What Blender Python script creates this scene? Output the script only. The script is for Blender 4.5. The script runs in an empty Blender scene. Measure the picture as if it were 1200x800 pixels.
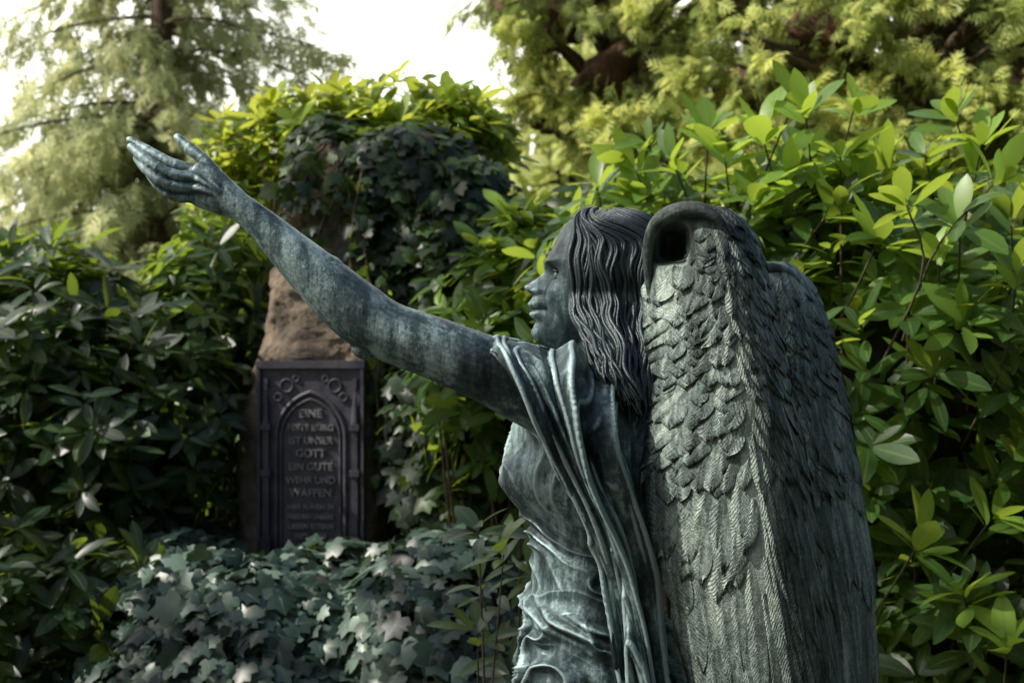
import bpy, math, random
import numpy as np
from mathutils import Vector, noise
rng = np.random.default_rng(11); random.seed(11)
scene = bpy.context.scene
scene.view_settings.view_transform = 'Standard'
scene.view_settings.look = 'None'
scene.view_settings.exposure = 0
CAMY = -2.4; CAMZ = 1.55; K = 0.0006
SUN = Vector((-.70, -.16, .69)).normalized(); SN = np.array(SUN)

# ------------------------------------------------------------ helpers
def Q(px, py, y):
    px = np.asarray(px, float); py = np.asarray(py, float); y = np.asarray(y, float)
    k = K * (y - CAMY)
    return np.stack(np.broadcast_arrays((px - 600) * k, y, CAMZ - (py - 400) * k), -1)
def QD(px, py, d): return Q(px, py, d + CAMY)
def unit(v): return v / (np.linalg.norm(v, axis=-1, keepdims=True) + 1e-9)
def crom(P, n):
    P = np.asarray(P, float); m = len(P)
    t = np.linspace(0, m - 1, n); i = np.minimum(t.astype(int), m - 2); f = (t - i)[:, None]
    Pm = np.vstack([2 * P[0] - P[1], P, 2 * P[-1] - P[-2]])
    a, b, c, d = Pm[i], Pm[i + 1], Pm[i + 2], Pm[i + 3]
    return .5 * (2 * b + (c - a) * f + (2 * a - 5 * b + 4 * c - d) * f ** 2 + (-a + 3 * b - 3 * c + d) * f ** 3)
def grid_faces(r, c, wrap=False):
    i = np.arange(r - 1)[:, None]; j = np.arange(c if wrap else c - 1)[None, :]
    a = i * c + j; b = i * c + (j + 1) % c
    return np.stack([a, b, b + c, a + c], -1).reshape(-1, 4)
class B:
    def __init__(s): s.V = []; s.F = []; s.n = 0; s.U = []
    def add(s, V, F, U=None):
        V = np.asarray(V, float).reshape(-1, 3)
        s.V.append(V); s.F.append(np.asarray(F) + s.n); s.n += len(V)
        s.U.append(np.zeros((len(V), 2)) if U is None else U)
    def get(s): return np.vstack(s.V), np.vstack(s.F)
    def uv(s): return np.vstack(s.U)
def empty(name, loc=(0, 0, 0)):
    o = bpy.data.objects.new(name, None); scene.collection.objects.link(o); o.location = loc
    return o
def mk(name, V, F, mat, parent=None, smooth=True, attrs=None, uv=None):
    V = np.asarray(V, np.float32); F = np.asarray(F, np.int32)
    me = bpy.data.meshes.new(name)
    me.vertices.add(len(V)); me.vertices.foreach_set('co', V.ravel())
    n, k = F.shape
    me.loops.add(n * k); me.loops.foreach_set('vertex_index', F.ravel())
    me.polygons.add(n); me.polygons.foreach_set('loop_start', np.arange(0, n * k, k, dtype=np.int32))
    me.update(calc_edges=True)
    me.polygons.foreach_set('use_smooth', np.full(n, smooth))
    if attrs:
        for an, av in attrs.items():
            a = me.attributes.new(an, 'FLOAT', 'POINT'); a.data.foreach_set('value', np.asarray(av, np.float32).ravel())
    if uv is not None:
        l = me.uv_layers.new(name='UVMap'); l.data.foreach_set('uv', uv[F.ravel()].astype(np.float32).ravel())
    me.materials.append(mat); me.update()
    o = bpy.data.objects.new(name, me); scene.collection.objects.link(o)
    if parent: o.parent = parent
    return o
def tube(b, P, R, n=24, seg=14, R2=None, up=(0, 1, 0), caps=True):
    P = np.asarray(P, float); R = np.asarray(R, float) * np.ones(len(P))
    R2 = R if R2 is None else np.asarray(R2, float) * np.ones(len(P))
    M = crom(np.column_stack([P, R, R2]), n)
    T = unit(np.gradient(M[:, :3], axis=0))
    if caps:
        a = np.linspace(0, math.pi / 2, 5)[1:]
        def cap(m, t, sgn):
            r = min(m[3], m[4])
            return [np.r_[m[:3] + sgn * t * r * math.sin(x), max(m[3] * math.cos(x), 1e-5), max(m[4] * math.cos(x), 1e-5)] for x in a]
        s = cap(M[0], T[0], -1)[::-1]; e = cap(M[-1], T[-1], 1)
        M = np.vstack([s, M, e]); T = np.vstack([[T[0]] * 4, T, [T[-1]] * 4])
    S = unit(np.cross(T, np.array(up, float))); N = np.cross(S, T)
    an = np.linspace(0, 2 * math.pi, seg, endpoint=False)
    V = M[:, None, :3] + M[:, None, 3:4] * np.cos(an)[None, :, None] * S[:, None] + M[:, None, 4:5] * np.sin(an)[None, :, None] * N[:, None]
    b.add(V, grid_faces(len(M), seg, True))
def ellips(b, c, r, nu=24, nv=32, disp=0, sc=3):
    th = np.linspace(0.001, math.pi - .001, nu)[:, None]; ph = np.linspace(0, 2 * math.pi, nv, endpoint=False)[None]
    D = np.stack([np.sin(th) * np.cos(ph), np.sin(th) * np.sin(ph), np.cos(th) * np.ones_like(ph)], -1)
    V = np.asarray(c) + D * np.asarray(r)
    if disp:
        W = V.reshape(-1, 3); dd = D.reshape(-1, 3)
        nn = np.array([noise.fractal(Vector(p * sc), 1, 2, 4) for p in W])
        V = (W + dd * (nn * disp)[:, None])
    b.add(V, grid_faces(nu, nv, True)[:, ::-1])

# ------------------------------------------------------------ materials
def newmat(name):
    m = bpy.data.materials.new(name); m.use_nodes = True
    nt = m.node_tree; nt.nodes.clear()
    return m, nt, nt.nodes, nt.links
def ramp(N, stops, interp='LINEAR'):
    r = N.new('ShaderNodeValToRGB'); e = r.color_ramp.elements
    r.color_ramp.interpolation = interp
    while len(e) > 1: e.remove(e[-1])
    e[0].position = stops[0][0]; e[0].color = (*stops[0][1], 1)
    for p, c in stops[1:]:
        x = e.new(p); x.color = (*c, 1)
    return r
def mathn(N, L, op, a, b=None, clamp=False):
    n = N.new('ShaderNodeMath'); n.operation = op; n.use_clamp = clamp
    for i, v in enumerate([a, b]):
        if v is None: continue
        if isinstance(v, (int, float)): n.inputs[i].default_value = v
        else: L.new(v, n.inputs[i])
    return n.outputs[0]
def noise_n(N, L, scale, det=6, rough=.6, mapscale=None):
    tc = N.new('ShaderNodeTexCoord'); mp = N.new('ShaderNodeMapping')
    L.new(tc.outputs['Object'], mp.inputs[0])
    if mapscale: mp.inputs['Scale'].default_value = mapscale
    n = N.new('ShaderNodeTexNoise'); n.inputs['Scale'].default_value = scale
    n.inputs['Detail'].default_value = det; n.inputs['Roughness'].default_value = rough
    L.new(mp.outputs[0], n.inputs['Vector']); return n.outputs[0]
def bronze(name, dark, mid, light, thr=.5, barbs=False, rough=.45, streak=(9, 9, 2.5), metal=.45, ptk=2.4, wd=.085):
    m, nt, N, L = newmat(name)
    out = N.new('ShaderNodeOutputMaterial'); p = N.new('ShaderNodeBsdfPrincipled')
    a = noise_n(N, L, 1, 8, .70, streak); c = noise_n(N, L, 90, 6, .8); e = noise_n(N, L, 1, 7, .75, (45, 45, 7))
    s = mathn(N, L, 'ADD', mathn(N, L, 'MULTIPLY', a, .50), mathn(N, L, 'MULTIPLY', c, .22))
    s = mathn(N, L, 'ADD', s, mathn(N, L, 'MULTIPLY', e, .28))
    g = N.new('ShaderNodeNewGeometry')
    pt = mathn(N, L, 'MULTIPLY', mathn(N, L, 'SUBTRACT', g.outputs['Pointiness'], .5), ptk)
    s = mathn(N, L, 'ADD', s, pt)
    r = ramp(N, [(thr - wd, dark), (thr, mid), (thr + wd, light)]); L.new(s, r.inputs[0])
    L.new(r.outputs[0], p.inputs['Base Color'])
    p.inputs['Metallic'].default_value = metal
    rr = mathn(N, L, 'ADD', mathn(N, L, 'MULTIPLY', s, .7), rough - .35); L.new(rr, p.inputs['Roughness'])
    f = noise_n(N, L, 220, 4, .7); f2 = noise_n(N, L, 25, 5, .6)
    h = mathn(N, L, 'ADD', mathn(N, L, 'MULTIPLY', f, .35), mathn(N, L, 'MULTIPLY', f2, .6))
    h = mathn(N, L, 'ADD', h, mathn(N, L, 'MULTIPLY', c, .5))
    if barbs:
        uv = N.new('ShaderNodeUVMap'); uv.uv_map = 'UVMap'
        sp = N.new('ShaderNodeSeparateXYZ'); L.new(uv.outputs[0], sp.inputs[0])
        q = mathn(N, L, 'SUBTRACT', sp.outputs[1], mathn(N, L, 'MULTIPLY', mathn(N, L, 'ABSOLUTE', sp.outputs[0]), 1.9))
        q = mathn(N, L, 'ADD', q, mathn(N, L, 'MULTIPLY', f2, .030))
        w = mathn(N, L, 'SINE', mathn(N, L, 'MULTIPLY', q, 2 * math.pi / .0070))
        h = mathn(N, L, 'ADD', h, mathn(N, L, 'MULTIPLY', w, mathn(N, L, 'MULTIPLY', e, .26)))
        h = mathn(N, L, 'ADD', h, mathn(N, L, 'MULTIPLY', c, .7))
    bp = N.new('ShaderNodeBump'); bp.inputs['Strength'].default_value = .8; bp.inputs['Distance'].default_value = .0028
    L.new(h, bp.inputs['Height']); L.new(bp.outputs[0], p.inputs['Normal'])
    L.new(p.outputs[0], out.inputs[0]); return m
M_body = bronze('bronze_patina', (.016, .023, .026), (.066, .108, .116), (.34, .46, .46), .500)
M_hair = bronze('bronze_hair', (.035, .050, .054), (.15, .21, .215), (.46, .56, .55), .430, ptk=3)
M_wing = bronze('bronze_wing', (.024, .036, .033), (.13, .18, .16), (.44, .53, .47), .488, barbs=True, rough=.55, streak=(10, 10, 2), metal=.3)
def leafmat(name, dark, mid, light, trans=.35, rough=.38, rib=(.2, .24, .1), tcol=(.30, .44, .04), spec=.5):
    m, nt, N, L = newmat(name)
    out = N.new('ShaderNodeOutputMaterial'); p = N.new('ShaderNodeBsdfPrincipled')
    at = N.new('ShaderNodeAttribute'); at.attribute_name = 'rnd'
    md = N.new('ShaderNodeAttribute'); md.attribute_name = 'mid'
    r = ramp(N, [(0, dark), (.55, mid), (1, light)]); L.new(at.outputs['Fac'], r.inputs[0])
    rr = ramp(N, [(0, (1, 1, 1)), (.08, (.6, .6, .6)), (.14, (0, 0, 0))]); L.new(md.outputs['Fac'], rr.inputs[0])
    mx = N.new('ShaderNodeMix'); mx.data_type = 'RGBA'
    L.new(mathn(N, L, 'MULTIPLY', rr.outputs[0], .5), mx.inputs[0]); L.new(r.outputs[0], mx.inputs[6]); mx.inputs[7].default_value = (*rib, 1)
    L.new(mx.outputs[2], p.inputs['Base Color'])
    p.inputs['Roughness'].default_value = rough; p.inputs['Specular IOR Level'].default_value = spec
    t = N.new('ShaderNodeBsdfTranslucent'); mt = N.new('ShaderNodeMix'); mt.data_type = 'RGBA'
    mt.inputs[0].default_value = .6; L.new(mx.outputs[2], mt.inputs[6]); mt.inputs[7].default_value = (*tcol, 1)
    L.new(mt.outputs[2], t.inputs[0])
    ms = N.new('ShaderNodeMixShader'); ms.inputs[0].default_value = trans
    L.new(p.outputs[0], ms.inputs[1]); L.new(t.outputs[0], ms.inputs[2]); L.new(ms.outputs[0], out.inputs[0])
    return m
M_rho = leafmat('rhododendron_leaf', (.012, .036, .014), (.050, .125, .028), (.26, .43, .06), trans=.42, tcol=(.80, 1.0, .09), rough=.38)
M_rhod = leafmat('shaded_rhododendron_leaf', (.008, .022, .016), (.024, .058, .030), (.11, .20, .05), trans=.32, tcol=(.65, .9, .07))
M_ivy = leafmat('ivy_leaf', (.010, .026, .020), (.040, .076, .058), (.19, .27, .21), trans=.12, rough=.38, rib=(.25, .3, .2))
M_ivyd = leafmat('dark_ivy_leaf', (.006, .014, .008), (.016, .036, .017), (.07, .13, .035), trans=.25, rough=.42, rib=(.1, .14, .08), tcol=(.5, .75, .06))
M_con = leafmat('conifer_needle', (.03, .05, .016), (.19, .27, .06), (.72, .76, .24), trans=.45, rough=.6, tcol=(1, 1, .32), spec=.2)
M_spr = leafmat('spruce_needle', (.06, .10, .05), (.28, .34, .17), (.66, .68, .36), trans=.5, rough=.6, tcol=(1, 1, .55), spec=.2)  # pale needles: bright haze put into the colour
M_far = leafmat('far_leaf', (.25, .33, .09), (.55, .6, .2), (.75, .78, .35), trans=.5, rough=.6, tcol=(1, 1, .5), spec=.2)  # far foliage lightened in colour in place of haze
M_can = leafmat('beech_leaf', (.03, .06, .015), (.05, .10, .025), (.08, .14, .03), trans=.25, tcol=(.3, .4, .04))
def plain(name, c1, c2, scale=8, rough=.85, bump=.6, dist=.01):
    m, nt, N, L = newmat(name)
    out = N.new('ShaderNodeOutputMaterial'); p = N.new('ShaderNodeBsdfPrincipled')
    n = noise_n(N, L, scale, 10, .65); r = ramp(N, [(.35, c1), (.65, c2)]); L.new(n, r.inputs[0])
    L.new(r.outputs[0], p.inputs['Base Color']); p.inputs['Roughness'].default_value = rough
    n2 = noise_n(N, L, scale * 5, 8, .7)
    bp = N.new('ShaderNodeBump'); bp.inputs['Strength'].default_value = bump; bp.inputs['Distance'].default_value = dist
    L.new(n2, bp.inputs['Height']); L.new(bp.outputs[0], p.inputs['Normal']); L.new(p.outputs[0], out.inputs[0]); return m
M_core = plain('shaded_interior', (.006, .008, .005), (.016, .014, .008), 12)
M_corebrown = plain('dry_shaded_interior', (.04, .018, .010), (.11, .05, .025), 9)
M_bark = plain('bark', (.05, .032, .02), (.13, .085, .055), 14)
M_twig = plain('young_bark', (.05, .055, .025), (.10, .09, .045), 20)
M_stone = plain('sandstone', (.075, .062, .050), (.40, .31, .22), 6, .9, 1, .03)
M_iron = plain('cast_iron', (.045, .043, .055), (.11, .10, .125), 16, .45, .5, .004)
M_ironl = plain('worn_lettering', (.17, .16, .17), (.30, .28, .29), 40, .45, .3, .002)
M_soil = plain('soil', (.02, .025, .01), (.06, .06, .03), 3)
M_plinth = plain('granite', (.12, .12, .11), (.25, .24, .22), 9)

# ------------------------------------------------------------ statue
statue = empty('bronze_angel_statue')
b = B()
arm = [(672, 478, -.10, 50), (620, 452, -.14, 47), (565, 430, -.165, 39), (510, 408, -.17, 36.5), (455, 388, -.17, 35), (420, 366, -.17, 36), (385, 336, -.17, 32.5), (345, 299, -.17, 26), (308, 264, -.17, 19.5), (282, 243, -.17, 16.5), (266, 233, -.168, 17)]
kk = K * 2.23
tube(b, [Q(*a[:3]) for a in arm], [a[3] * kk for a in arm], 60, 28, [a[3] * kk * (.95 if a[0] > 320 else .85) for a in arm])
ellips(b, Q(430, 404, -.165), (.026, .03, .024))
ellips(b, Q(500, 396, -.175), (.06, .032, .030)); ellips(b, Q(372, 318, -.172), (.045, .028, .030))
palm = [(280, 242, -.17, 17, 14), (262, 231, -.168, 22, 14), (243, 220, -.166, 26, 12.5), (226, 212, -.165, 24, 10)]
tube(b, [Q(*a[:3]) for a in palm], [a[3] * kk for a in palm], 16, 22, [a[4] * kk for a in palm])
fing = {'index': [(236, 202, -.158, 8), (206, 194, -.160, 7.4), (190, 186, -.158, 6.4), (172, 176, -.152, 6.3), (152, 164, -.142, 4.6)],
        'middle': [(232, 210, -.172, 8), (202, 205, -.180, 7.4), (184, 196, -.182, 6.6), (168, 185, -.178, 6.2), (153, 172, -.170, 4.6)],
        'ring': [(230, 220, -.172, 8), (203, 218, -.180, 7.2), (186, 210, -.184, 6.4), (171, 198, -.180, 6), (160, 186, -.172, 4.5)],
        'little': [(232, 229, -.166, 8), (210, 231, -.172, 6.8), (196, 226, -.176, 6), (184, 216, -.174, 5.6), (175, 206, -.168, 4.2)],
        'thumb': [(266, 226, -.165, 10), (250, 202, -.160, 9), (237, 186, -.152, 7.6), (222, 174, -.142, 7.2), (208, 161, -.134, 5)]}
for f in fing.values():
    tube(b, [Q(*a[:3]) for a in f], [a[3] * kk for a in f], 26, 14)
    for a in (f[1], f[2], f[3]):
        ellips(b, Q(a[0], a[1], a[2]), [a[3] * kk * 1.08] * 3, 10, 12)
for k_ in ('index', 'middle', 'ring'):
    a = fing[k_][0]; tube(b, [Q(a[0], a[1], a[2] - .008), Q((a[0] + 270) / 2, (a[1] + 233) / 2, -.184), Q(272, 236, -.182)], [.006, .0035, .002], 12, 8)
V, F = b.get(); o = mk('left_arm_and_hand', V, F, M_body, statue)
r = o.modifiers.new('r', 'REMESH'); r.mode = 'VOXEL'; r.voxel_size = .002; r.use_smooth_shade = True
s = o.modifiers.new('s', 'SMOOTH'); s.iterations = 6; s.factor = .5
# torso + skirt
rows = np.array([(412, 702, 36, .050), (428, 700, 52, .10), (445, 696, 72, .165), (475, 690, 84, .17), (510, 684, 86, .155), (545, 680, 87, .145), (575, 682, 84, .135), (605, 688, 75, .125),
                 (640, 690, 70, .12), (680, 692, 70, .125), (715, 694, 76, .14), (750, 697, 84, .155), (800, 702, 95, .17), (900, 708, 108, .19), (1100, 712, 116, .21), (1410, 715, 130, .24)], float)
NR = 620; NC = 320
R = crom(rows, NR); th = np.linspace(0, 2 * math.pi, NC, endpoint=False)
py = R[:, 0:1]; k0 = K * 2.4
X = (R[:, 1:2] - 600) * k0 + R[:, 2:3] * k0 * np.cos(th); Y = R[:, 3:4] * np.sin(th); Z = (1.55 - (py - 400) * k0) + 0 * X
nx = np.cos(th) * np.ones_like(X); ny = np.sin(th) * np.ones_like(X)
def nz3(sx, sy, sz, o=0): return np.array([[noise.noise(Vector((X[i, j] * sx + o, Y[i, j] * sy, Z[i, j] * sz))) for j in range(NC)] for i in range(NR)])
wz = nz3(6, 6, 9); wz2 = nz3(14, 14, 22, 7); wz3 = nz3(4, 4, 6, 3)
def bell(x, c, w): return np.exp(-((x - c) / w) ** 2)
def ridge(p): return 1 - 2 * np.abs(np.sin(p)) ** .8
amp = np.clip(.5 + 1.3 * wz2 + .8 * wz3, 0.05, 1.4)
waist = bell(py, 648, 52)
d = waist * .0115 * ridge(math.pi * (Z / .034 + 1.1 * np.sin(th * 1.5 + .5) + 2.0 * wz + .8 * wz2)) * amp
hip = bell(py, 775, 60)
d = d + hip * .020 * ridge(math.pi * (Z / .075 + 2.6 * np.cos(th - .9) + 2.4 * wz3 + .8 * wz2)) * (.5 + amp * .6)
d = d + hip * .005 * ridge(math.pi * (Z / .03 + 3.6 * np.cos(th - .6) + 2.4 * wz + .8 * wz2)) * amp
hz = 1.55 - (712 + 14 * np.sin(th + 2.4) - 400) * k0
tr_ = np.exp(-((Z - hz) / .017) ** 2)
d = d + tr_ * (.015 + .005 * np.sin(th * 9 + (Z - hz) * 260 + 3 * wz) + .006 * wz2)
sk = 1 / (1 + np.exp(-(py - 830) / 30))
d = d + sk * .02 * np.sin(11 * th + 3 * wz)
up = bell(py, 520, 60)
d = d + up * .006 * ridge(math.pi * (th * 3.2 + Z * 14 + 2.5 * wz)) * (.3 + amp)
for yy in (-.065, .065):
    g = np.exp(-((Y - yy) / .05) ** 2 - ((py - 562) / 27) ** 2) * (np.cos(th) < 0)
    X = X - .022 * g
b = B(); b.add(np.stack([X + nx * d, Y + ny * d, Z], -1), grid_faces(NR, NC, True)[:, ::-1])
tube(b, [Q(706, 452, 0), Q(703, 420, 0), Q(702, 385, 0)], [.062, .052, .052], 12, 24)
mk('draped_torso', *b.get(), M_body, statue)
b = B()
tube(b, [Q(690, 462, .13), Q(672, 540, .19), Q(655, 640, .2), Q(640, 720, .14), Q(640, 760, .1)], [.052, .046, .038, .028, .022], 30, 16)
for i in range(4): tube(b, [Q(640 + i * 6, 755, .10 - i * .01), Q(634 + i * 6, 785, .10 - i * .012), Q(634 + i * 6, 812, .11 - i * .012)], [.010, .008, .006], 10, 8)
tube(b, [Q(640, 750, .08), Q(626, 770, .07), Q(620, 788, .07)], [.011, .009, .007], 10, 8)
mk('right_arm_and_hand', *b.get(), M_body, statue)
# shoulder drape
G = [[(600, 402, -.09), (640, 408, -.05), (700, 422, -.03), (757, 455, 0)],
     [(566, 395, -.160), (622, 400, -.150), (695, 421, -.13), (760, 465, -.10)],
     [(584, 414, -.222), (632, 424, -.225), (700, 448, -.205), (768, 500, -.15)],
     [(606, 452, -.240), (648, 468, -.250), (708, 498, -.232), (772, 545, -.165)],
     [(624, 500, -.232), (664, 518, -.250), (718, 548, -.235), (776, 598, -.17)],
     [(652, 560, -.205), (686, 574, -.232), (732, 604, -.222), (780, 655, -.165)],
     [(688, 625, -.185), (714, 640, -.212), (748, 668, -.20), (785, 710, -.155)],
     [(712, 700, -.170), (736, 712, -.190), (758, 735, -.18), (788, 790, -.145)],
     [(728, 800, -.175), (750, 805, -.190), (770, 820, -.18), (792, 880, -.15)]]
GA = np.array([[Q(*c) for c in rr] for rr in G])
nv, nu = 280, 240
T1 = crom(GA.reshape(len(G), -1), nv).reshape(nv, 4, 3)
T2 = crom(T1.transpose(1, 0, 2).reshape(4, -1), nu).reshape(nu, nv, 3).transpose(1, 0, 2)
du = np.gradient(T2, axis=1); dv = np.gradient(T2, axis=0); NN = unit(np.cross(du, dv))
NN *= -np.sign((NN[..., 1:2] * np.ones(1)).mean())
u = np.linspace(0, 1, nu)[None, :]; v = np.linspace(0, 1, nv)[:, None]
def n2(su, sv, o): return np.array([[noise.noise(Vector((uu * su, vv * sv, o))) for uu in u[0]] for vv in v[:, 0]])
wob = n2(2.2, 1.8, 3); w2 = n2(5, 3.5, 8); w3 = n2(12, 5, 5)
ph = 3.6 * u ** .9 + .9 * v * (1 - u) + 1.1 * wob + .25 * w2
sharp = lambda p: 1 - 2 * np.abs(np.sin(math.pi * p)) ** .7
dsp = (.014 * sharp(ph) * (.35 + 1.1 * np.clip(.5 + w2, 0, 1)) + .0055 * sharp(ph * 2.7 + v + w2 * .8) * np.clip(.5 + 1.6 * w3, 0, 1.2)) * (1 - .5 * np.exp(-v * 9))
dsp = dsp + .006 * sharp(v * 9 + 2 * u + wob) * np.exp(-((v - .12) / .1) ** 2) * (u < .6) * .5
Vd = T2 + NN * dsp[..., None]
o = mk('shoulder_drape', Vd.reshape(-1, 3), grid_faces(nv, nu), M_body, statue)
sm = o.modifiers.new('sm', 'SMOOTH'); sm.iterations = 2
sm = o.modifiers.new('sol', 'SOLIDIFY'); sm.thickness = .007; sm.offset = 0
b = B(); tube(b, Vd[8:-1:8, 0], .0045, 120, 10); tube(b, Vd[3, ::5], .005, 60, 8)
mk('drape_hem', *b.get(), M_body, statue)
# head
mid = np.array([(258, 668), (266, 660), (280, 652), (295, 645), (304, 640), (311, 637), (318, 637.5), (325, 631), (331, 622), (335.5, 615), (339, 615.5), (343, 620), (347, 624), (351, 622.5), (356, 618.5), (360, 620.5), (363, 625), (367, 620.5), (371, 621.5), (377, 627), (383, 625), (389, 622.5), (395, 624), (401, 630), (407, 642), (412, 664)], float)
bas = np.array([(258, 668), (266, 660), (280, 652), (295, 645.5), (304, 642), (311, 641), (318, 641), (330, 641), (343, 638), (355, 636), (370, 634.5), (383, 634), (395, 636), (401, 640), (407, 650), (412, 668)], float)
wid = np.array([(258, .036), (266, .050), (280, .061), (300, .069), (320, .071), (340, .069), (355, .065), (370, .059), (385, .050), (395, .042), (403, .034), (412, .030)], float)
fw = np.array([(258, .03), (300, .03), (310, .012), (320, .009), (330, .010), (339, .013), (345, .014), (350, .020), (360, .019), (372, .018), (385, .020), (412, .02)], float)
pys = np.linspace(258, 412, 210); th = np.linspace(-math.pi, math.pi, 300, endpoint=False)
sm_ = lambda t, x: np.interp(x, *crom(t, 400)[:, :2].T)
xm = sm_(mid, pys)[:, None]; xb = sm_(bas, pys)[:, None]; wd = sm_(wid, pys)[:, None]; fww = sm_(fw, pys)[:, None]
cx = 702.0
cs = np.cos(th)[None]; sn = np.sin(th)[None]
ex = .86
Yh = wd * np.sign(sn) * np.abs(sn) ** ex
Xh = cx - (cx - xb) * np.sign(cs) * np.abs(cs) ** ex
front = (cs > 0)
Xh = Xh + front * (xm - xb) * np.exp(-(np.abs(Yh) / fww) ** 2.2)
PY = pys[:, None] * np.ones_like(Xh)
for sgn in (-1, 1):
    Xh = Xh + front * 8.5 * np.exp(-((Yh - sgn * .029) / .015) ** 2 - ((PY - 321) / 8) ** 2)
    Xh = Xh - front * 3.6 * np.exp(-((Yh - sgn * .030) / .020) ** 2 - ((PY - 306) / 5) ** 2)
    Xh = Xh - front * 3.8 * np.exp(-((Yh - sgn * .040) / .018) ** 2 - ((PY - 345) / 14) ** 2)
    Xh = Xh - front * 5.0 * np.exp(-((Yh - sgn * .0125) / .0045) ** 2 - ((PY - 341) / 4) ** 2)
    Xh = Xh + front * 3.2 * np.exp(-((Yh - sgn * .025) / .006) ** 2 - ((PY - 363) / 5) ** 2)
b = B(); V = np.stack([(Xh - 600) * k0, Yh, 1.55 - (PY - 400) * k0], -1)
b.add(V, grid_faces(210, 300, True))
for sgn in (-1, 1):
    ec = Q(657.5, 322, sgn * .0295)
    ellips(b, ec, (.0118, .0118, .0112), 20, 24)
    for (z0, dz, rr) in ((.001, .0085, .0024), (-.001, -.0075, .0017)):
        P = []
        for a in np.linspace(-1.15, 1.15, 9):
            P.append(ec + np.array([-math.cos(a) * .0122 * .93, sgn * math.sin(a) * .0150, z0 + dz * math.cos(a) * (.75)]))
        tube(b, P, [.0008] + [rr] * 7 + [.0008], 24, 8, up=(0, 0, 1))
V, F = b.get()
mk('head_and_face', V, F, M_body, statue)
# hair
b = B(); C = Q(704, 326, 0); rb, rc = .083, .108
def hp(phi, t_, lay, side, f):
    c_, s_ = math.cos(phi), math.sin(phi); st = math.sin(t_)
    sg_ = lambda v, e: math.copysign(abs(v) ** e, v)
    rx = (.077 if c_ > 0 else .108)
    fl = 1 + lay / .08
    return C + np.array([-rx * fl * sg_(c_, .86) * abs(st) ** .8 + .022 * math.cos(t_) * (c_ < 0) * abs(c_), side * rb * fl * sg_(s_, .8) * abs(st) ** .85, rc * fl * math.cos(t_)])
th_ = np.linspace(.02, math.pi - .3, 34); ph_ = np.linspace(0, 2 * math.pi, 60, endpoint=False)
cap = np.array([[hp(p if p <= math.pi else 2 * math.pi - p, t, -.004, 1 if p <= math.pi else -1, 0) for p in ph_] for t in th_])
keep = cap.reshape(-1, 3)
keep[:, 0] = np.maximum(keep[:, 0], (668 - 600) * k0 - np.clip((keep[:, 2] - C[2] - .06) * .6, 0, .03))
b.add(keep, grid_faces(34, 60, True))
tube(b, [Q(728, 330, 0), Q(732, 390, 0), Q(738, 440, -.01), Q(752, 480, -.03)], [.062, .062, .066, .056], 30, 30, [.078, .09, .12, .12])
for side in (-1, 1):
    NS = 185 if side < 0 else 90
    for i in range(NS):
        f = (i + rng.uniform(-.5, .5)) / NS; f = min(max(f, 0), 1)
        phi0 = math.radians(43 + 139 * f); clump = int(f * 26); crs = np.random.default_rng(clump + 50 * (side > 0))
        w0 = crs.uniform(0, 6.28) + rng.uniform(-.35, .35); amp = crs.uniform(.0026, .0052) * rng.uniform(.8, 1.2); wl = crs.uniform(.95, 1.45)
        P = []; lay = rng.uniform(-.002, .003) + crs.uniform(-.001, .006)
        for q, tt in enumerate(np.linspace(6, 104, 12)):
            t_ = math.radians(tt); ww = amp * math.sin(w0 + q * wl) * min(1, q / 4)
            sblend = min(1, max(0, (tt - 15) / 50)); sblend = sblend * sblend * (3 - 2 * sblend)
            ph2 = phi0 * (.45 + .55 * sblend) if f < .5 else phi0 * (.45 + .55 * sblend) * (1 - (f - .5) * 2) + phi0 * ((f - .5) * 2)
            P.append(hp(ph2 + ww * 11, t_, lay, side, f))
        e = P[-1]; endpy = 440 + 72 * f ** .7 + rng.uniform(-16, 18)
        ex_ = 708 + 90 * f + rng.uniform(-9, 9)
        E_ = Q(ex_, endpy, side * (.13 * math.sin(min(phi0, 2.5)) + .05 * (1 - f)) + (-.035 if side < 0 else 0))
        for q, tt in enumerate(np.linspace(.1, 1, 11)):
            s3 = tt * tt * (3 - 2 * tt)
            x = e[0] + (E_[0] - e[0]) * (tt ** 1.5); yv = e[1] + (E_[1] - e[1]) * s3; z = e[2] + (E_[2] - e[2]) * tt
            ww = amp * 1.1 * math.sin(w0 + (q + 12) * wl)
            P.append(np.array([x + ww, yv + lay * side, z]))
        rr = rng.uniform(.0020, .0042)
        tube(b, P, np.r_[np.full(len(P) - 4, rr), rr * .95, rr * .85, rr * .7, rr * .4], 66, 7, up=(.9, .1, .2))
V, F = b.get(); mk('hair', V, F, M_hair, statue)

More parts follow.
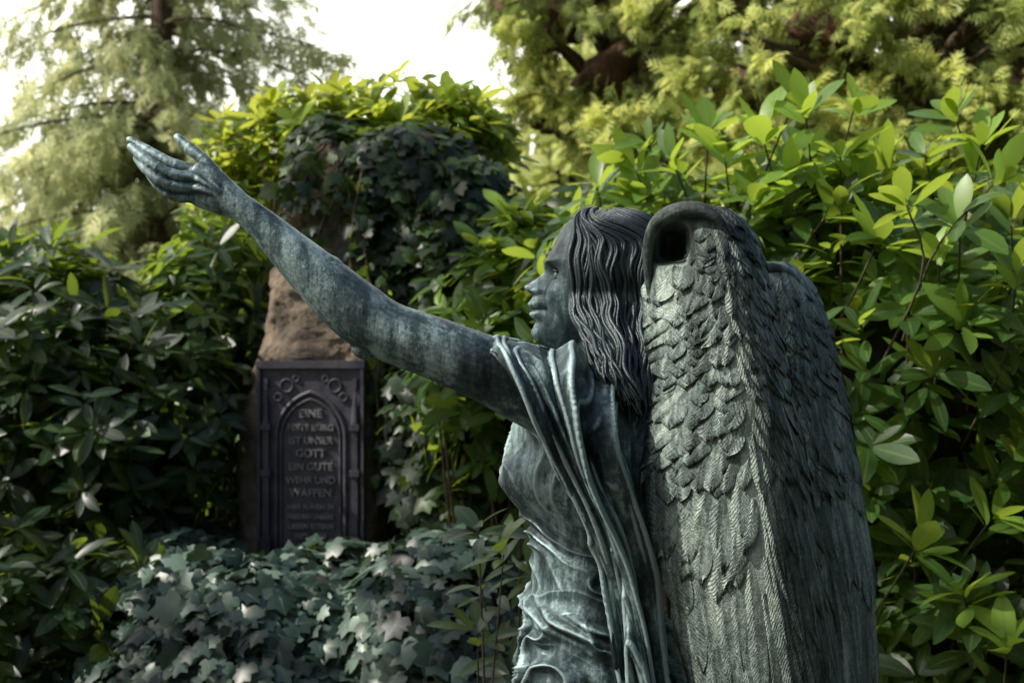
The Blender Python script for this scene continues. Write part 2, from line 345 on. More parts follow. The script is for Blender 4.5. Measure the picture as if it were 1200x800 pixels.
# wings
class Wing:
    def __init__(s, tab): s.T = crom(np.array(tab, float), 500)
    def row(s, py): return [np.interp(py, s.T[:, 0], s.T[:, j]) for j in range(1, 7)]
    def S(s, u, py):
        xl, xm, xr, yl, ym, yr = s.row(py)
        a = 2 * (u - .5) * (u - 1); m = 4 * u * (1 - u); c = 2 * u * (u - .5)
        y = a * yl + m * ym + c * yr; px = a * xl + m * xm + c * xr
        return Q(px, py, y + s.dent(px, py))
    def dent(s, px, py): return 0 * px
    def N(s, u, py):
        e = .01; n = np.cross(s.S(u + e, py) - s.S(u - e, py), s.S(u, py + .5) - s.S(u, py - .5)); n = unit(n)
        return n * -np.sign(n[..., 1:2])
W1 = Wing([(241, 806, 826, 842, -.255, -.262, -.25), (248, 784, 828, 860, -.24, -.27, -.245), (262, 766, 832, 874, -.225, -.28, -.24), (285, 758, 838, 886, -.215, -.29, -.235), (320, 757, 846, 896, -.205, -.30, -.23), (400, 765, 862, 914, -.205, -.30, -.225),
           (450, 773, 872, 924, -.205, -.30, -.222), (500, 767, 876, 934, -.20, -.298, -.22), (560, 762, 881, 944, -.195, -.295, -.22), (640, 772, 890, 958, -.19, -.29, -.215), (700, 786, 900, 969, -.18, -.28, -.21), (800, 815, 918, 984, -.17, -.265, -.2), (900, 845, 932, 990, -.16, -.25, -.19), (1050, 890, 945, 988, -.16, -.22, -.18), (1150, 925, 955, 980, -.17, -.19, -.17)])
W1.dent = lambda px, py: .14 * np.exp(-(np.abs(px - 789) / 17) ** 4 - (np.abs(py - 286) / 20) ** 4)
W2 = Wing([(306, 880, 905, 922, .07, .05, .08), (315, 860, 905, 936, .08, .03, .09), (335, 845, 905, 950, .08, .01, .10), (375, 840, 908, 966, .08, 0, .10), (470, 845, 918, 988, .08, -.01, .10), (600, 855, 932, 1008, .08, -.01, .10), (700, 865, 945, 1020, .07, -.01, .1), (800, 880, 955, 1024, .07, -.01, .1), (900, 900, 965, 1018, .07, 0, .1), (1050, 930, 975, 1005, .07, .02, .1), (1150, 955, 975, 990, .07, .05, .09)])
def wingmesh(W, name, top, roll):
    b = B(); pr = np.linspace(top, 1148, 520)[:, None]; uu = np.linspace(0, 1, 120)[None]
    Fr = W.S(uu + 0 * pr, pr + 0 * uu)
    bk = Fr + np.array([0, 1, 0]) * (.004 + .045 * np.sin(math.pi * uu) ** .6 * np.clip((pr - top) / 30, .1, 1))[..., None]
    ring = np.concatenate([Fr, bk[:, ::-1]], 1); b.add(ring, grid_faces(520, 240, True))
    tube(b, roll[0], roll[1], 60, 16)
    s = np.linspace(-1, 1, 9)[None, :]; t = np.linspace(0, 1, 12)[:, None]
    p = top + 3; r = 0
    while p < 1060:
        if p < 300: ln, w, st = 21, 15, 8.5
        elif p < 440: ln, w, st = 27, 17, 11.5
        elif p < 540: ln, w, st = 40, 19, 18
        elif p < 620: ln, w, st = 80, 21, 32
        elif p < 760: ln, w, st = 165, 23, 46
        else: ln, w, st = 260, 25, 70
        xl, xm, xr = [float(q) for q in W.row(p)[:3]]; n = max(2, int((xr - xl) / (w * .72)))
        jit = rng.uniform(0, 1)
        for i in range(-1, n + 1):
            uc = (i + jit + rng.uniform(-.18, .18)) / n
            if uc > 1.02 or uc < -.02: continue
            l_ = ln * rng.uniform(.8, 1.3); ww = w * rng.uniform(.8, 1.15)
            if uc > .5 and p < 620: l_ *= 1.5
            pc = p + rng.uniform(-6, 6) + (8 * math.sin(uc * 5) if p < 600 else 0)
            pc = max(pc, top + 1)
            if W is W1:
                rw_ = W.row(pc); cpx = float(2 * (uc - .5) * (uc - 1) * rw_[0] + 4 * uc * (1 - uc) * rw_[1] + 2 * uc * (uc - .5) * rw_[2])
                if (cpx < 816 and 230 < pc < 308) or (cpx < 832 and pc < 258): continue
            k_ = .62
            prof = np.where(t < k_, .6 + .4 * np.sin(t / k_ * math.pi / 2), np.clip(1 - ((t - k_) / (1 - k_ + .002)) ** 2.2, 0, 1) ** .62)
            drift = ((-.10 if uc < .5 else .10) * rng.uniform(.2, 1.6) + rng.uniform(-.03, .03)) * (l_ / 60 if l_ < 70 else .6)
            U = uc + s * prof * ww * .5 / (xr - xl) + drift * t + .03 * rng.normal() * t * t + 0 * s
            notch = rng.uniform(0, 3)
            PYf = pc + l_ * t + 0 * s - 4 * s * s * t + notch * np.sin(s * 5 + rng.uniform(0, 6)) * t * t
            Uc = np.clip(U, -.03, 1.03)
            base = W.S(Uc, PYf); Nn = W.N(np.clip(Uc, .02, .98), PYf)
            tl = rng.uniform(.35, 1.2)
            off = -.001 + .0058 * tl * t ** 1.4 + .0026 * (1 - s * s) * prof + .0012 * np.exp(-(s / .16) ** 2) + .0012 * rng.normal() * s * t
            Vf = base + Nn * off[..., None]
            uv = np.stack([(s * prof * ww * .5 * K * 2.15) + 0 * t, (t * l_ * K * 2.15) + 0 * s + r * .013 + i * .007], -1).reshape(-1, 2)
            b.add(Vf, grid_faces(12, 9), uv)
        p += st * rng.uniform(.9, 1.1); r += 1
    V, F = b.get(); return mk(name, V, F, M_wing, statue, uv=b.uv())
wingmesh(W1, 'left_wing', 241.5, ([Q(767, 372, -.205), Q(761, 335, -.212), Q(759, 300, -.222), Q(764, 272, -.24), Q(777, 255, -.258), Q(798, 247, -.270), Q(822, 247, -.280), Q(842, 258, -.287), Q(856, 276, -.287)], [.004, .006, .008, .010, .012, .013, .012, .008, .003]))
wingmesh(W2, 'right_wing', 306.5, ([Q(875, 345, .05), Q(880, 322, .03), Q(902, 314, .03), Q(928, 324, .05), Q(944, 350, .07)], [.006, .008, .010, .008, .004]))
# plinth
b = B()
for z0, z1, hw in ((-.02, .07, .42), (.07, .095, .40)):
    x0 = .16
    c = np.array([[x0 - hw, -hw, z0], [x0 + hw, -hw, z0], [x0 + hw, hw, z0], [x0 - hw, hw, z0], [x0 - hw, -hw, z1], [x0 + hw, -hw, z1], [x0 + hw, hw, z1], [x0 - hw, hw, z1]])
    b.add(c, [[0, 1, 5, 4], [1, 2, 6, 5], [2, 3, 7, 6], [3, 0, 4, 7], [4, 5, 6, 7], [3, 2, 1, 0]])
o = mk('statue_plinth', *b.get(), M_plinth, None, smooth=False)
bv = o.modifiers.new('b', 'BEVEL'); bv.width = .008

# ------------------------------------------------------------ gravestone with plaque
grave = empty('gravestone')
rw = np.array([(760, 262, 455), (680, 266, 450), (600, 270, 450), (520, 277, 447), (440, 288, 442), (380, 300, 440), (300, 314, 430), (230, 330, 416), (180, 345, 402), (160, 362, 386)], float)
Rr = crom(rw, 220); th = np.linspace(0, 2 * math.pi, 220, endpoint=False)
zc = 1.55 - (Rr[:, 0] - 400) * K * 5; zc = np.where(Rr[:, 0] > 740, .3 - (Rr[:, 0] - 760) * .015, zc)
cxs = (Rr[:, 1] + Rr[:, 2]) / 2; hw = (Rr[:, 2] - Rr[:, 1]) / 2 * K * 5
sg = lambda a, p: np.sign(a) * np.abs(a) ** p
X = ((cxs - 600) * K * 5)[:, None] + hw[:, None] * sg(np.cos(th), .45)
fy = np.interp(Rr[::-1, 0], [180, 420, 800], [.20, 0, 0])[::-1]
Y = (2.80 + .5 * fy)[:, None] + (.2 - .3 * fy)[:, None] * sg(np.sin(th), .45)
Vs = np.stack([X, Y, zc[:, None] + 0 * X], -1).reshape(-1, 3)
cc = np.stack([((cxs - 600) * K * 5)[:, None] + 0 * X, 2.8 + 0 * X, zc[:, None] + 0 * X], -1).reshape(-1, 3)
nn = np.array([noise.fractal(Vector(p * 5), .75, 2.1, 8) for p in Vs])
flat = (Vs[:, 1] < 2.64) & (Vs[:, 2] < 1.46)
Vs = Vs + unit(Vs - cc) * (nn * np.where(flat, .012, .038))[:, None]
mk('rough_stone', Vs, grid_faces(220, 220, True), M_stone, grave)
plq = empty('plaque'); plq.parent = grave
PW, PH = .365, .68; px0 = (366 - 600) * .003; pz0 = 1.55 - (543 - 400) * .003
plq.location = (px0, 2.565, pz0); plq.rotation_euler = (0, 0, math.radians(-4))
def box(b, x0, x1, y0, y1, z0, z1):
    c = np.array([[x0, y0, z0], [x1, y0, z0], [x1, y1, z0], [x0, y1, z0], [x0, y0, z1], [x1, y0, z1], [x1, y1, z1], [x0, y1, z1]])
    b.add(c, [[0, 1, 5, 4], [1, 2, 6, 5], [2, 3, 7, 6], [3, 0, 4, 7], [4, 5, 6, 7], [3, 2, 1, 0]])
b = B(); box(b, -PW / 2, PW / 2, 0, .05, -PH / 2, PH / 2)
box(b, -PW / 2 - .008, PW / 2 + .008, -.014, .047, PH / 2 - .004, PH / 2 + .022)
box(b, -PW / 2 - .008, PW / 2 + .008, -.016, .047, -PH / 2 - .02, -PH / 2 + .02)
for sx in (-1, 1):
    x = sx * (PW / 2 - .026)
    box(b, x - .017, x + .017, -.024, .01, -PH / 2 + .021, -PH / 2 + .09)
    box(b, x - .011, x + .011, -.018, .01, -PH / 2 + .09, -.04)
    box(b, x - .017, x + .017, -.025, .01, -.04, -.018)
    box(b, x - .010, x + .010, -.017, .01, -.018, .12)
    box(b, x - .017, x + .017, -.025, .01, .12, .142)
    tube(b, [(x, -.010, .142), (x, -.010, .20), (x, -.010, .255)], [.013, .009, .002], 10, 6, up=(0, 1, 0))
    box(b, x - .006, x + .006, -.013, .01, .262, .30)
    box(b, sx * (PW / 2) - .005, sx * (PW / 2) + .005, -.013, .04, -PH / 2 + .021, PH / 2 - .006)
o = mk('plaque_plate', *b.get(), M_iron, plq, smooth=False)
bv = o.modifiers.new('b', 'BEVEL'); bv.width = .0018
b = B()
for off, rr in ((0, .008), (.018, .005)):
    w = .122 - off; h0 = .09
    for sx in (-1, 1):
        P = [(sx * w, -.004, -.30), (sx * w, -.004, -.1), (sx * w, -.004, h0)]
        tube(b, P, rr, 10, 8, up=(0, 1, 0))
        P = []
        for a in np.linspace(0, math.radians(75), 10):
            RR = w / (1 - math.cos(math.radians(75))); P.append((sx * (w - RR * (1 - math.cos(a))), -.004, h0 + RR * math.sin(a) * 1.02))
        tube(b, P, rr, 24, 8, up=(0, 1, 0))
for sx in (-1, 1):
    for (cx_, cz_, r0) in ((.085, .275, .022), (.115, .235, .013), (.052, .30, .010)):
        tube(b, [(sx * cx_ + r0 * math.cos(a), -.003, cz_ + r0 * math.sin(a)) for a in np.linspace(0, 6.283, 13)], .0036, 30, 6, up=(0, 1, 0))
mk('gothic_arch_relief', *b.get(), M_iron, plq)
for i, (tx, sz) in enumerate([('EINE', .036), ('FESTE BURG', .027), ('IST UNSER', .030), ('GOTT', .034), ('EIN GUTE', .032), ('WEHR UND', .029), ('WAFFEN', .034), ('HIER RUHEN IN', .021), ('FRIEDEN UNSERE', .019), ('LIEBEN ELTERN', .021), ('1872 - 1931', .021)]):
    cu = bpy.data.curves.new('t', 'FONT'); cu.body = tx; cu.size = sz * 1.12; cu.extrude = .004; cu.align_x = 'CENTER'; cu.offset = .0007
    to = bpy.data.objects.new('inscription_line', cu); scene.collection.objects.link(to); to.parent = plq
    to.rotation_euler = (math.pi / 2, 0, 0); to.location = (0, -.0042, .165 - i * .046 if i < 7 else -.155 - (i - 7) * .034); cu.materials.append(M_ironl)

# ------------------------------------------------------------ foliage generators
def frames(D, N):
    D = unit(D); S = unit(np.cross(D, N)); return S, D, np.cross(S, D)
def cloud(name, P, D, N, sc, T, TF, TM, mat, parent=None, rnd=None, zvar=True, smooth=True):
    S, D, N2 = frames(D, N); n = len(P)
    z = T[None, :, 2:3] * (rng.uniform(.2, 1.8, (n, 1, 1)) if zvar else 1)
    s = np.asarray(sc).reshape(-1, 1, 1) * np.ones((n, 1, 1))
    wv = rng.uniform(.8, 1.2, (n, 1, 1))
    V = P[:, None] + s * (T[None, :, 0:1] * wv * S[:, None] + T[None, :, 1:2] * D[:, None] + z * N2[:, None])
    F = (TF[None] + (np.arange(n) * len(T))[:, None, None]).reshape(-1, TF.shape[1])
    rnd = rng.uniform(0, 1, n) if rnd is None else np.clip(rnd, 0, 1)
    return mk(name, V.reshape(-1, 3), F, mat, parent, smooth, attrs={'rnd': np.repeat(rnd, len(T)), 'mid': np.tile(TM, n)})
tt = np.array([0, .1, .3, .5, .7, .88, 1.0]); wv = np.array([.03, .08, .145, .175, .165, .095, .008])
TR = []; TM = []
for a, w in zip(tt, wv):
    for sx in (-1, 0, 1):
        TR.append((sx * w, a, .10 * abs(sx) * w * 3 * .6 - .16 * a * a)); TM.append(abs(sx))
TR = np.array(TR); TM = np.array(TM, float); TRF = grid_faces(len(tt), 3)
half = [(.0, 0.02), (.2, -.14), (.42, -.02), (.56, .2), (.36, .34), (.46, .62), (.2, .66), (0, 1.0)]
pts = half + [(-x, y) for x, y in half[-2:0:-1]]
TI = np.array([(0, .34, .05)] + [(x, y, -.18 * abs(x) - .16 * max(y - .3, 0) ** 2) for x, y in pts]); TIM = np.array([0] + [1.0 if abs(x) > .05 else .12 for x, y in pts])
npt = len(pts); TIF = np.array([(0, 1 + i, 1 + (i + 1) % npt) for i in range(npt)])[:, ::-1]
TC = []; TCF = []; TCM = []
for i, (x, y, a, l) in enumerate([(0, 0, 0, 1), (0, .15, .75, .5), (0, .15, -.75, .5), (0, .38, .7, .42), (0, .38, -.7, .42), (0, .62, .6, .3), (0, .62, -.6, .3)]):
    dx, dy = math.sin(a), math.cos(a); w = .05; o_ = len(TC)
    TC += [(x - dy * w * .5, y + dx * w * .5, -.1 * y * y), (x + dy * w * .5, y - dx * w * .5, -.1 * y * y), (x + dx * l * .6 + dy * w, y + dy * l * .6 - dx * w, -.15 * (y + l * .6) ** 2), (x + dx * l * .6 - dy * w, y + dy * l * .6 + dx * w, -.15 * (y + l * .6) ** 2), (x + dx * l + .01, y + dy * l, -.25 * (y + l) ** 2), (x + dx * l - .01, y + dy * l, -.25 * (y + l) ** 2)]
    TCF += [(o_, o_ + 1, o_ + 2, o_ + 3), (o_ + 3, o_ + 2, o_ + 4, o_ + 5)]
TC = np.array(TC); TCF = np.array(TCF); TCM = np.ones(len(TC))

def rdir(n): return unit(rng.normal(size=(n, 3)))
def esample(ells, dens, lo=.55, hi=1.05, frontbias=.6):
    P = []; O = []
    for c, r in ells:
        r = np.asarray(r); c = np.asarray(c); area = 4 * math.pi * ((r[0] * r[1]) ** 1.6 / 3 + (r[0] * r[2]) ** 1.6 / 3 + (r[1] * r[2]) ** 1.6 / 3) ** (1 / 1.6)
        n = int(area * dens); D = rdir(n)
        fl = (D[:, 1] > 0) & (rng.random(n) < frontbias); D[fl, 1] *= -1
        f = lo + (hi - lo) * rng.random(n) ** .6
        nz = np.array([noise.noise(Vector(q)) for q in (c + D * r) * 2.6]); f = f * (1 + .22 * nz)
        p = c + D * r * f[:, None]; O.append(unit(D / r)); P.append(p)
    P = np.vstack(P); O = np.vstack(O)
    deep = np.zeros(len(P), bool)
    for c, r in ells: deep |= (np.linalg.norm((P - c) / np.asarray(r), axis=1) < lo * .95)
    ok = ~deep & (P[:, 2] > .03); return P[ok], O[ok]
def E(px, py, d, rpx, rpy, rd): return (QD(px, py, d), (rpx * K * d, rd, rpy * K * d))
def whorl_leaves(P, A, L=.11, nl=8, elo=-.25, ehi=.75):
    n = len(P); A = unit(A); ref = rdir(n); X = unit(np.cross(A, ref)); Yv = np.cross(A, X)
    az = (np.arange(nl)[None] / nl * 2 * math.pi + rng.uniform(-.35, .35, (n, nl)) + rng.uniform(0, 6, (n, 1)))
    el = rng.uniform(elo, ehi, (n, nl)); droop = rng.uniform(-.25, .3, (n, 1)); el = el + droop
    rad = np.cos(az)[..., None] * X[:, None] + np.sin(az)[..., None] * Yv[:, None]
    D = np.cos(el)[..., None] * rad + np.sin(el)[..., None] * A[:, None]
    N = np.cos(el)[..., None] * A[:, None] - np.sin(el)[..., None] * rad
    N = N + rng.normal(0, .18, N.shape)
    PP = P[:, None] + D * .012 + A[:, None] * rng.uniform(-.03, .02, (n, nl, 1))
    sc = L * rng.uniform(.65, 1.2, (n, nl)) * rng.uniform(.85, 1.15, (n, 1))
    base = rng.uniform(0, .75, (n, 1)) + rng.uniform(-.15, .3, (n, nl))
    return PP.reshape(-1, 3), D.reshape(-1, 3), N.reshape(-1, 3), sc.ravel(), base.ravel()
def core(ells, name, parent, mat, f=.55):  # dark solid fill behind the leaves, standing in for deep shadow
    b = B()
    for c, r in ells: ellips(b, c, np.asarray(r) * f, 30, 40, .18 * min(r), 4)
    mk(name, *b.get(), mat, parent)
def stems(P, base, name, parent, mat, r0=.009, nmax=140):
    b = B(); idx = rng.permutation(len(P))[:nmax]
    for i in idx:
        p = P[i]; g = np.array([base[0] + (p[0] - base[0]) * .45 + rng.normal(0, .08), base[1] + (p[1] - base[1]) * .5 + .15 + rng.normal(0, .06), 0.0])
        m = g + (p - g) * .55 + np.array([*rng.normal(0, .05, 2), -.02])
        pre = p - unit(p - m) * .1
        tube(b, [g, m, pre, p], [r0, r0 * .6, r0 * .35, r0 * .25], 10, 5, up=(1, .2, .1), caps=False)
    mk(name, *b.get(), mat, parent)
def rhodo(ells, dens=95, L=.115, mat=None, corem=None, extra=None, lo=.55, cf=.5):
    mat = mat or M_rho; corem = corem or M_core
    root = empty('rhododendron_bush')
    P, O = esample(ells, dens, lo)
    A = unit(O * .7 + np.array([0, -.15, .85]) + rng.normal(0, .3, P.shape))
    a = whorl_leaves(P, A, L)
    # sun and shade put into the colour: upper leaves paler, lower ones darker
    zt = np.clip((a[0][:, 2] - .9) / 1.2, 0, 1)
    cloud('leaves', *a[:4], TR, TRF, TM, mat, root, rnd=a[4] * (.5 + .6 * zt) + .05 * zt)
    stems(P, np.mean([e[0] for e in ells], 0), 'stems', root, M_bark)
    if extra is not None:
        A = unit(np.array([0, -.25, .9]) + rng.normal(0, .3, extra.shape)); a = whorl_leaves(extra, A, L * 1.05, 8, .1, 1.1)
        cloud('young_leaves', *a[:4], TR * np.array([1.1, 1, 1]), TRF, TM, M_rho, root, rnd=a[4] * .6 + .5)
        b = B()
        for p, ax in zip(extra, A): tube(b, [p - ax * .32 + np.array([rng.normal(0, .05), .3, -.1]), p - ax * .18 + np.array([0, .08, 0]), p], [.0036, .003, .0024], 8, 6, up=(1, .1, .1), caps=False)
        mk('young_stems', *b.get(), M_twig, root)
    core(ells, 'shadow_core', root, corem, cf)
    return root
def ivy(name, ells, dens=900, L=.075, mat=None, cf=.84, tilt=.45):
    root = empty(name)
    P, O = esample(ells, dens, .86, 1.06, .7)
    N = unit(O * .8 + np.array([0, -.25, tilt]) + rng.normal(0, .42, P.shape))
    D = np.array([0, -.2, -1.0]) + rng.normal(0, .65, P.shape); D = D - N * np.sum(D * N, 1, keepdims=True)
    cloud('leaves', P, D, N, L * rng.uniform(.45, 1.3, len(P)), TI, TIF, TIM, mat or M_ivy, root)
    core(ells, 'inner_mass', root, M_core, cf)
    return root

ex = np.vstack([QD(x, y, d_) for x, y, d_ in [(1060, 235, 3.3), (1125, 260, 3.3), (1165, 215, 3.25), (1100, 310, 3.4), (1190, 330, 3.3), (945, 140, 3.7), (895, 165, 3.8), (985, 185, 3.7), (1030, 280, 3.5), (850, 190, 3.9), (790, 195, 4.0), (1010, 225, 3.7), (1085, 185, 3.7), (925, 215, 3.8), (745, 200, 4.1), (700, 220, 4.2), (1150, 175, 3.8), (1185, 265, 3.5), (1040, 200, 3.8), (970, 250, 3.7), (880, 240, 3.8), (930, 120, 3.8), (1000, 130, 3.9), (830, 160, 4.0), (760, 170, 4.1), (1120, 140, 3.9), (1075, 640, 3.3), (1130, 700, 3.3), (1160, 610, 3.4), (1180, 760, 3.2)]])
rhodo([E(1060, 460, 4.0, 250, 245, .6), E(800, 370, 4.4, 160, 175, .5), E(930, 265, 4.1, 110, 100, .35), E(1130, 760, 3.9, 230, 200, .6)], extra=ex, L=.115, dens=78)
rhodo([E(610, 440, 4.9, 120, 200, .35), E(700, 320, 4.9, 110, 110, .35)])
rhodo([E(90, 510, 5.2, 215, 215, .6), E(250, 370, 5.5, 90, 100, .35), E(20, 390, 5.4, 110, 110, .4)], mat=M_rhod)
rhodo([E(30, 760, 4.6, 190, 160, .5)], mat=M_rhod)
root = empty('rhododendron_shoot')
P = np.vstack([QD(x, y, 3.1 + rng.uniform(-.1, .2)) for x, y in [(560, 620), (590, 650), (565, 690), (600, 720), (585, 760), (610, 620), (560, 745), (600, 790), (625, 680)]])
a = whorl_leaves(P, np.tile([[-.3, -.5, .8]], (len(P), 1)) + rng.normal(0, .25, P.shape), .085, 7)
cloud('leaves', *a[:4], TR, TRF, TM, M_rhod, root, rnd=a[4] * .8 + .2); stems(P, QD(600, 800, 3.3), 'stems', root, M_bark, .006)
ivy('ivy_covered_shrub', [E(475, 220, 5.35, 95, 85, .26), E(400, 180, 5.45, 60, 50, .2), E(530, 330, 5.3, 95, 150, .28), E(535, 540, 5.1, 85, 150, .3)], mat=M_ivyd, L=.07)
ivy('ivy_mound', [E(340, 810, 4.5, 260, 160, .5), E(210, 700, 4.8, 95, 90, .35), E(520, 790, 4.3, 130, 160, .4), E(400, 700, 4.75, 110, 60, .2)], L=.075, dens=900, tilt=.3)
root = empty('ivy_strand'); P = []; bb = B()
for x0, y0, x1, y1 in [(400, 180, 372, 300), (415, 200, 410, 330), (430, 260, 432, 400), (345, 190, 322, 300), (440, 380, 446, 560), (380, 170, 345, 235)]:
    pl = [QD(x0 + (x1 - x0) * t + rng.normal(0, 4), y0 + (y1 - y0) * t, 4.97 + .16 * max(0, (330 - (y0 + (y1 - y0) * t)) / 200)) for t in np.linspace(0, 1, 6)]
    tube(bb, pl, [.006, .005, .004, .004, .003, .002], 30, 6, up=(1, .1, 0)); c = crom(np.array(pl), 26); P.append(c + rng.normal(0, .025, c.shape) * np.array([1, .3, 1]))
P = np.vstack(P); N_ = np.array([-.1, -.9, .4]) + rng.normal(0, .4, P.shape); D = np.array([0, 0, -1.0]) + rng.normal(0, .6, P.shape)
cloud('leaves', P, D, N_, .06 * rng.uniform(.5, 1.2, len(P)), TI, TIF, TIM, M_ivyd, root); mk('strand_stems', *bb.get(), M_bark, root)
root = empty('laurel_shrub')
el = [E(450, 160, 5.7, 150, 60, .35), E(320, 180, 5.8, 70, 60, .25), E(530, 190, 5.7, 80, 80, .3), E(285, 290, 5.8, 60, 100, .3)]
P, O = esample(el, 120, .5); a = whorl_leaves(P, O * .6 + np.array([0, -.1, .9]) + rng.normal(0, .3, P.shape), .10)
M_laurel = leafmat('laurel_leaf', (.04, .09, .012), (.16, .27, .03), (.36, .52, .06), trans=.48, tcol=(.95, 1, .12))
cloud('leaves', *a[:4], TR, TRF, TM, M_laurel, root, rnd=a[4]); stems(P, QD(440, 400, 5.7), 'stems', root, M_bark)

# ------------------------------------------------------------ conifers
def yew(name, trunk, h, clumps, n=1150, L=.125):
    root = empty(name); b = B()
    tube(b, [(trunk[0], trunk[1], -.1), (trunk[0] + .05, trunk[1], h * .5), (trunk[0], trunk[1], h)], [.16, .11, .03], 20, 12, up=(0, 1, 0))
    for c, r in clumps:
        for _ in range(7):
            q = c + rdir(1)[0] * np.asarray(r) * .7
            tube(b, [(trunk[0], trunk[1], max(q[2] - .6, .3)), (np.array(trunk[:2] + (q[2] - .3,)) + q) / 2, q], [.05, .03, .008], 8, 6, up=(0, 1, .3), caps=False)
    mk('trunk_and_limbs', *b.get(), M_bark, root)
    P = []; D = []; N = []; RN = []
    for c, r in clumps:
        r = np.asarray(r); nb = 22; bd = rdir(nb)
        for k in range(nb):
            m = n // nb; t = rng.uniform(.25, 1.2, m) ** .8; br = rng.uniform(-.25, .28)
            RN.append(np.clip((t - .35) * 1.1 + br + rng.normal(0, .2, m), 0, 1)); t = t[:, None]  # tips paler, inner sprays darker: sun and deep shade put into the colour
            ax = bd[k] * r; pp = c + ax * t + rng.normal(0, 1, (m, 3)) * r * .085 * (1.3 - t * .5) + np.array([0, 0, -.10]) * t * t
            P.append(pp); D.append(unit(ax)[None] * .8 + rng.normal(0, .5, (m, 3)) + np.array([0, 0, -.35])); N.append(np.array([-.5, -.5, .7]) + rng.normal(0, .35, (m, 3)))
    P = np.vstack(P); D = np.vstack(D); N = np.vstack(N)
    cloud('needle_sprays', P, D, N, L * rng.uniform(.5, 1.2, len(P)), TC, TCF, TCM, M_con, root, rnd=np.concatenate(RN))
    b = B()
    for c, r in clumps: ellips(b, c + np.array([0, .3, -.08]), np.asarray(r) * .45, 24, 30, .5 * min(r), 4)  # solid brown core for dead interior and red-brown shadow between sprays
    mk('dry_shadow_core', *b.get(), M_corebrown, root)
def EC(px, py, d, r): return E(px, py, d, r, r * .85, r * K * d)
yew('yew_tree', (.7, 6.6), 5, [EC(640, -20, 8.6, 100), EC(740, 60, 8.4, 100), EC(650, 110, 9, 65), EC(760, 180, 8.2, 90), EC(860, -30, 8.5, 110)])
yew('yew_tree', (2.2, 5.6), 5, [EC(880, 90, 7.8, 90), EC(990, 30, 7.6, 110), EC(960, 190, 7.6, 80), EC(1110, 20, 7.6, 100), EC(1080, 130, 7.4, 80), EC(1200, 110, 7.4, 110), EC(1290, 30, 7.4, 110)])
root = empty('spruce_tree'); b = B(); tx, ty = -3.5, 11.8
tube(b, [(tx, ty, -.2), (tx, ty, 5), (tx, ty, 11)], [.15, .11, .03], 20, 12)
P = []; D = []; RN = []
for i in range(200):
    z = rng.uniform(1.2, 9.2); az = rng.uniform(0, 6.283); Lb = (1.95 * (1 - (z / 12.5)) + .35) * rng.uniform(.6, 1.25)
    dr = np.array([math.cos(az), math.sin(az), 0]); t = np.linspace(0, 1, 6)
    C_ = np.array([tx, ty, z]) + dr * (Lb * t)[:, None] + np.array([0, 0, 1]) * (.12 * t - .55 * t * t)[:, None]
    tube(b, C_, [.03, .022, .018, .014, .009, .004], 8, 5, up=(.1, .1, 1), caps=False)
    m = int(44 * Lb); q = rng.uniform(.08, 1.02, m); RN.append(np.clip(q * .8 + rng.normal(.1, .15, m), 0, 1))  # branch tips paler, inside darker: sunlit contrast put into the colour
    pp = np.array([tx, ty, z]) + dr * (Lb * q)[:, None] + np.array([0, 0, 1]) * (.12 * q - .55 * q * q)[:, None] + rng.normal(0, .08, (m, 3))
    P.append(pp); D.append(dr * .5 + rng.normal(0, .35, (m, 3)) + np.array([0, 0, -.75]))
mk('trunk_and_limbs', *b.get(), M_bark, root)
P = np.vstack(P); D = np.vstack(D)
cloud('needle_sprays', P, D, rng.normal(0, .7, P.shape) + np.array([-.7, -.7, .3]), .24 * rng.uniform(.6, 1.3, len(P)), TC, TCF, TCM, M_spr, root, rnd=np.concatenate(RN))
def mass(name, ells, dens, L, mat, corem, cf=.8):
    root = empty(name); P, O = esample(ells, dens, .75, 1.08, .7)
    cloud('leaves', P, rng.normal(0, 1, P.shape), O + rng.normal(0, .5, P.shape), L * rng.uniform(.6, 1.3, len(P)), TR * np.array([1.9, 1, 1]), TRF, TM, mat, root)
    core(ells, 'shadow_core', root, corem, cf)
mass('distant_trees', [((x, 22 + rng.uniform(-2, 2), 1.0), (2.6, 1.6, 2.4 + rng.uniform(-.5, .4) + (3.6 if x > 1 else 0))) for x in range(-22, 26, 3)], 70, .3, M_far, M_core)
mass('background_hedge', [((x, 5.2 + rng.uniform(-.2, .2), .6), (.9, .5, 1.3 + rng.uniform(-.1, .1) + (.3 if x > 0 else 0))) for x in np.arange(-6, 7, 1.1)], 220, .14, M_rho, M_core, .85)
# added unseen trees behind the viewpoint, blocking fill on the front faces
mass('unseen_shade_trees', [((x, -9 + rng.uniform(-.8, .8), 3.2 + rng.uniform(-.5, .5)), (2.2, 1.5, 4.4)) for x in np.arange(-5, 12, 2.6)] + [((7.5, y, 3.0), (1.4, 2.0, 4.0)) for y in (-6.5, -3.5, -.5)], 14, .45, M_can, M_core, .93)
mk('ground', np.array([[-200, -200, 0], [200, -200, 0], [200, 200, 0], [-200, 200, 0]], float), np.array([[0, 1, 2, 3]]), M_soil)

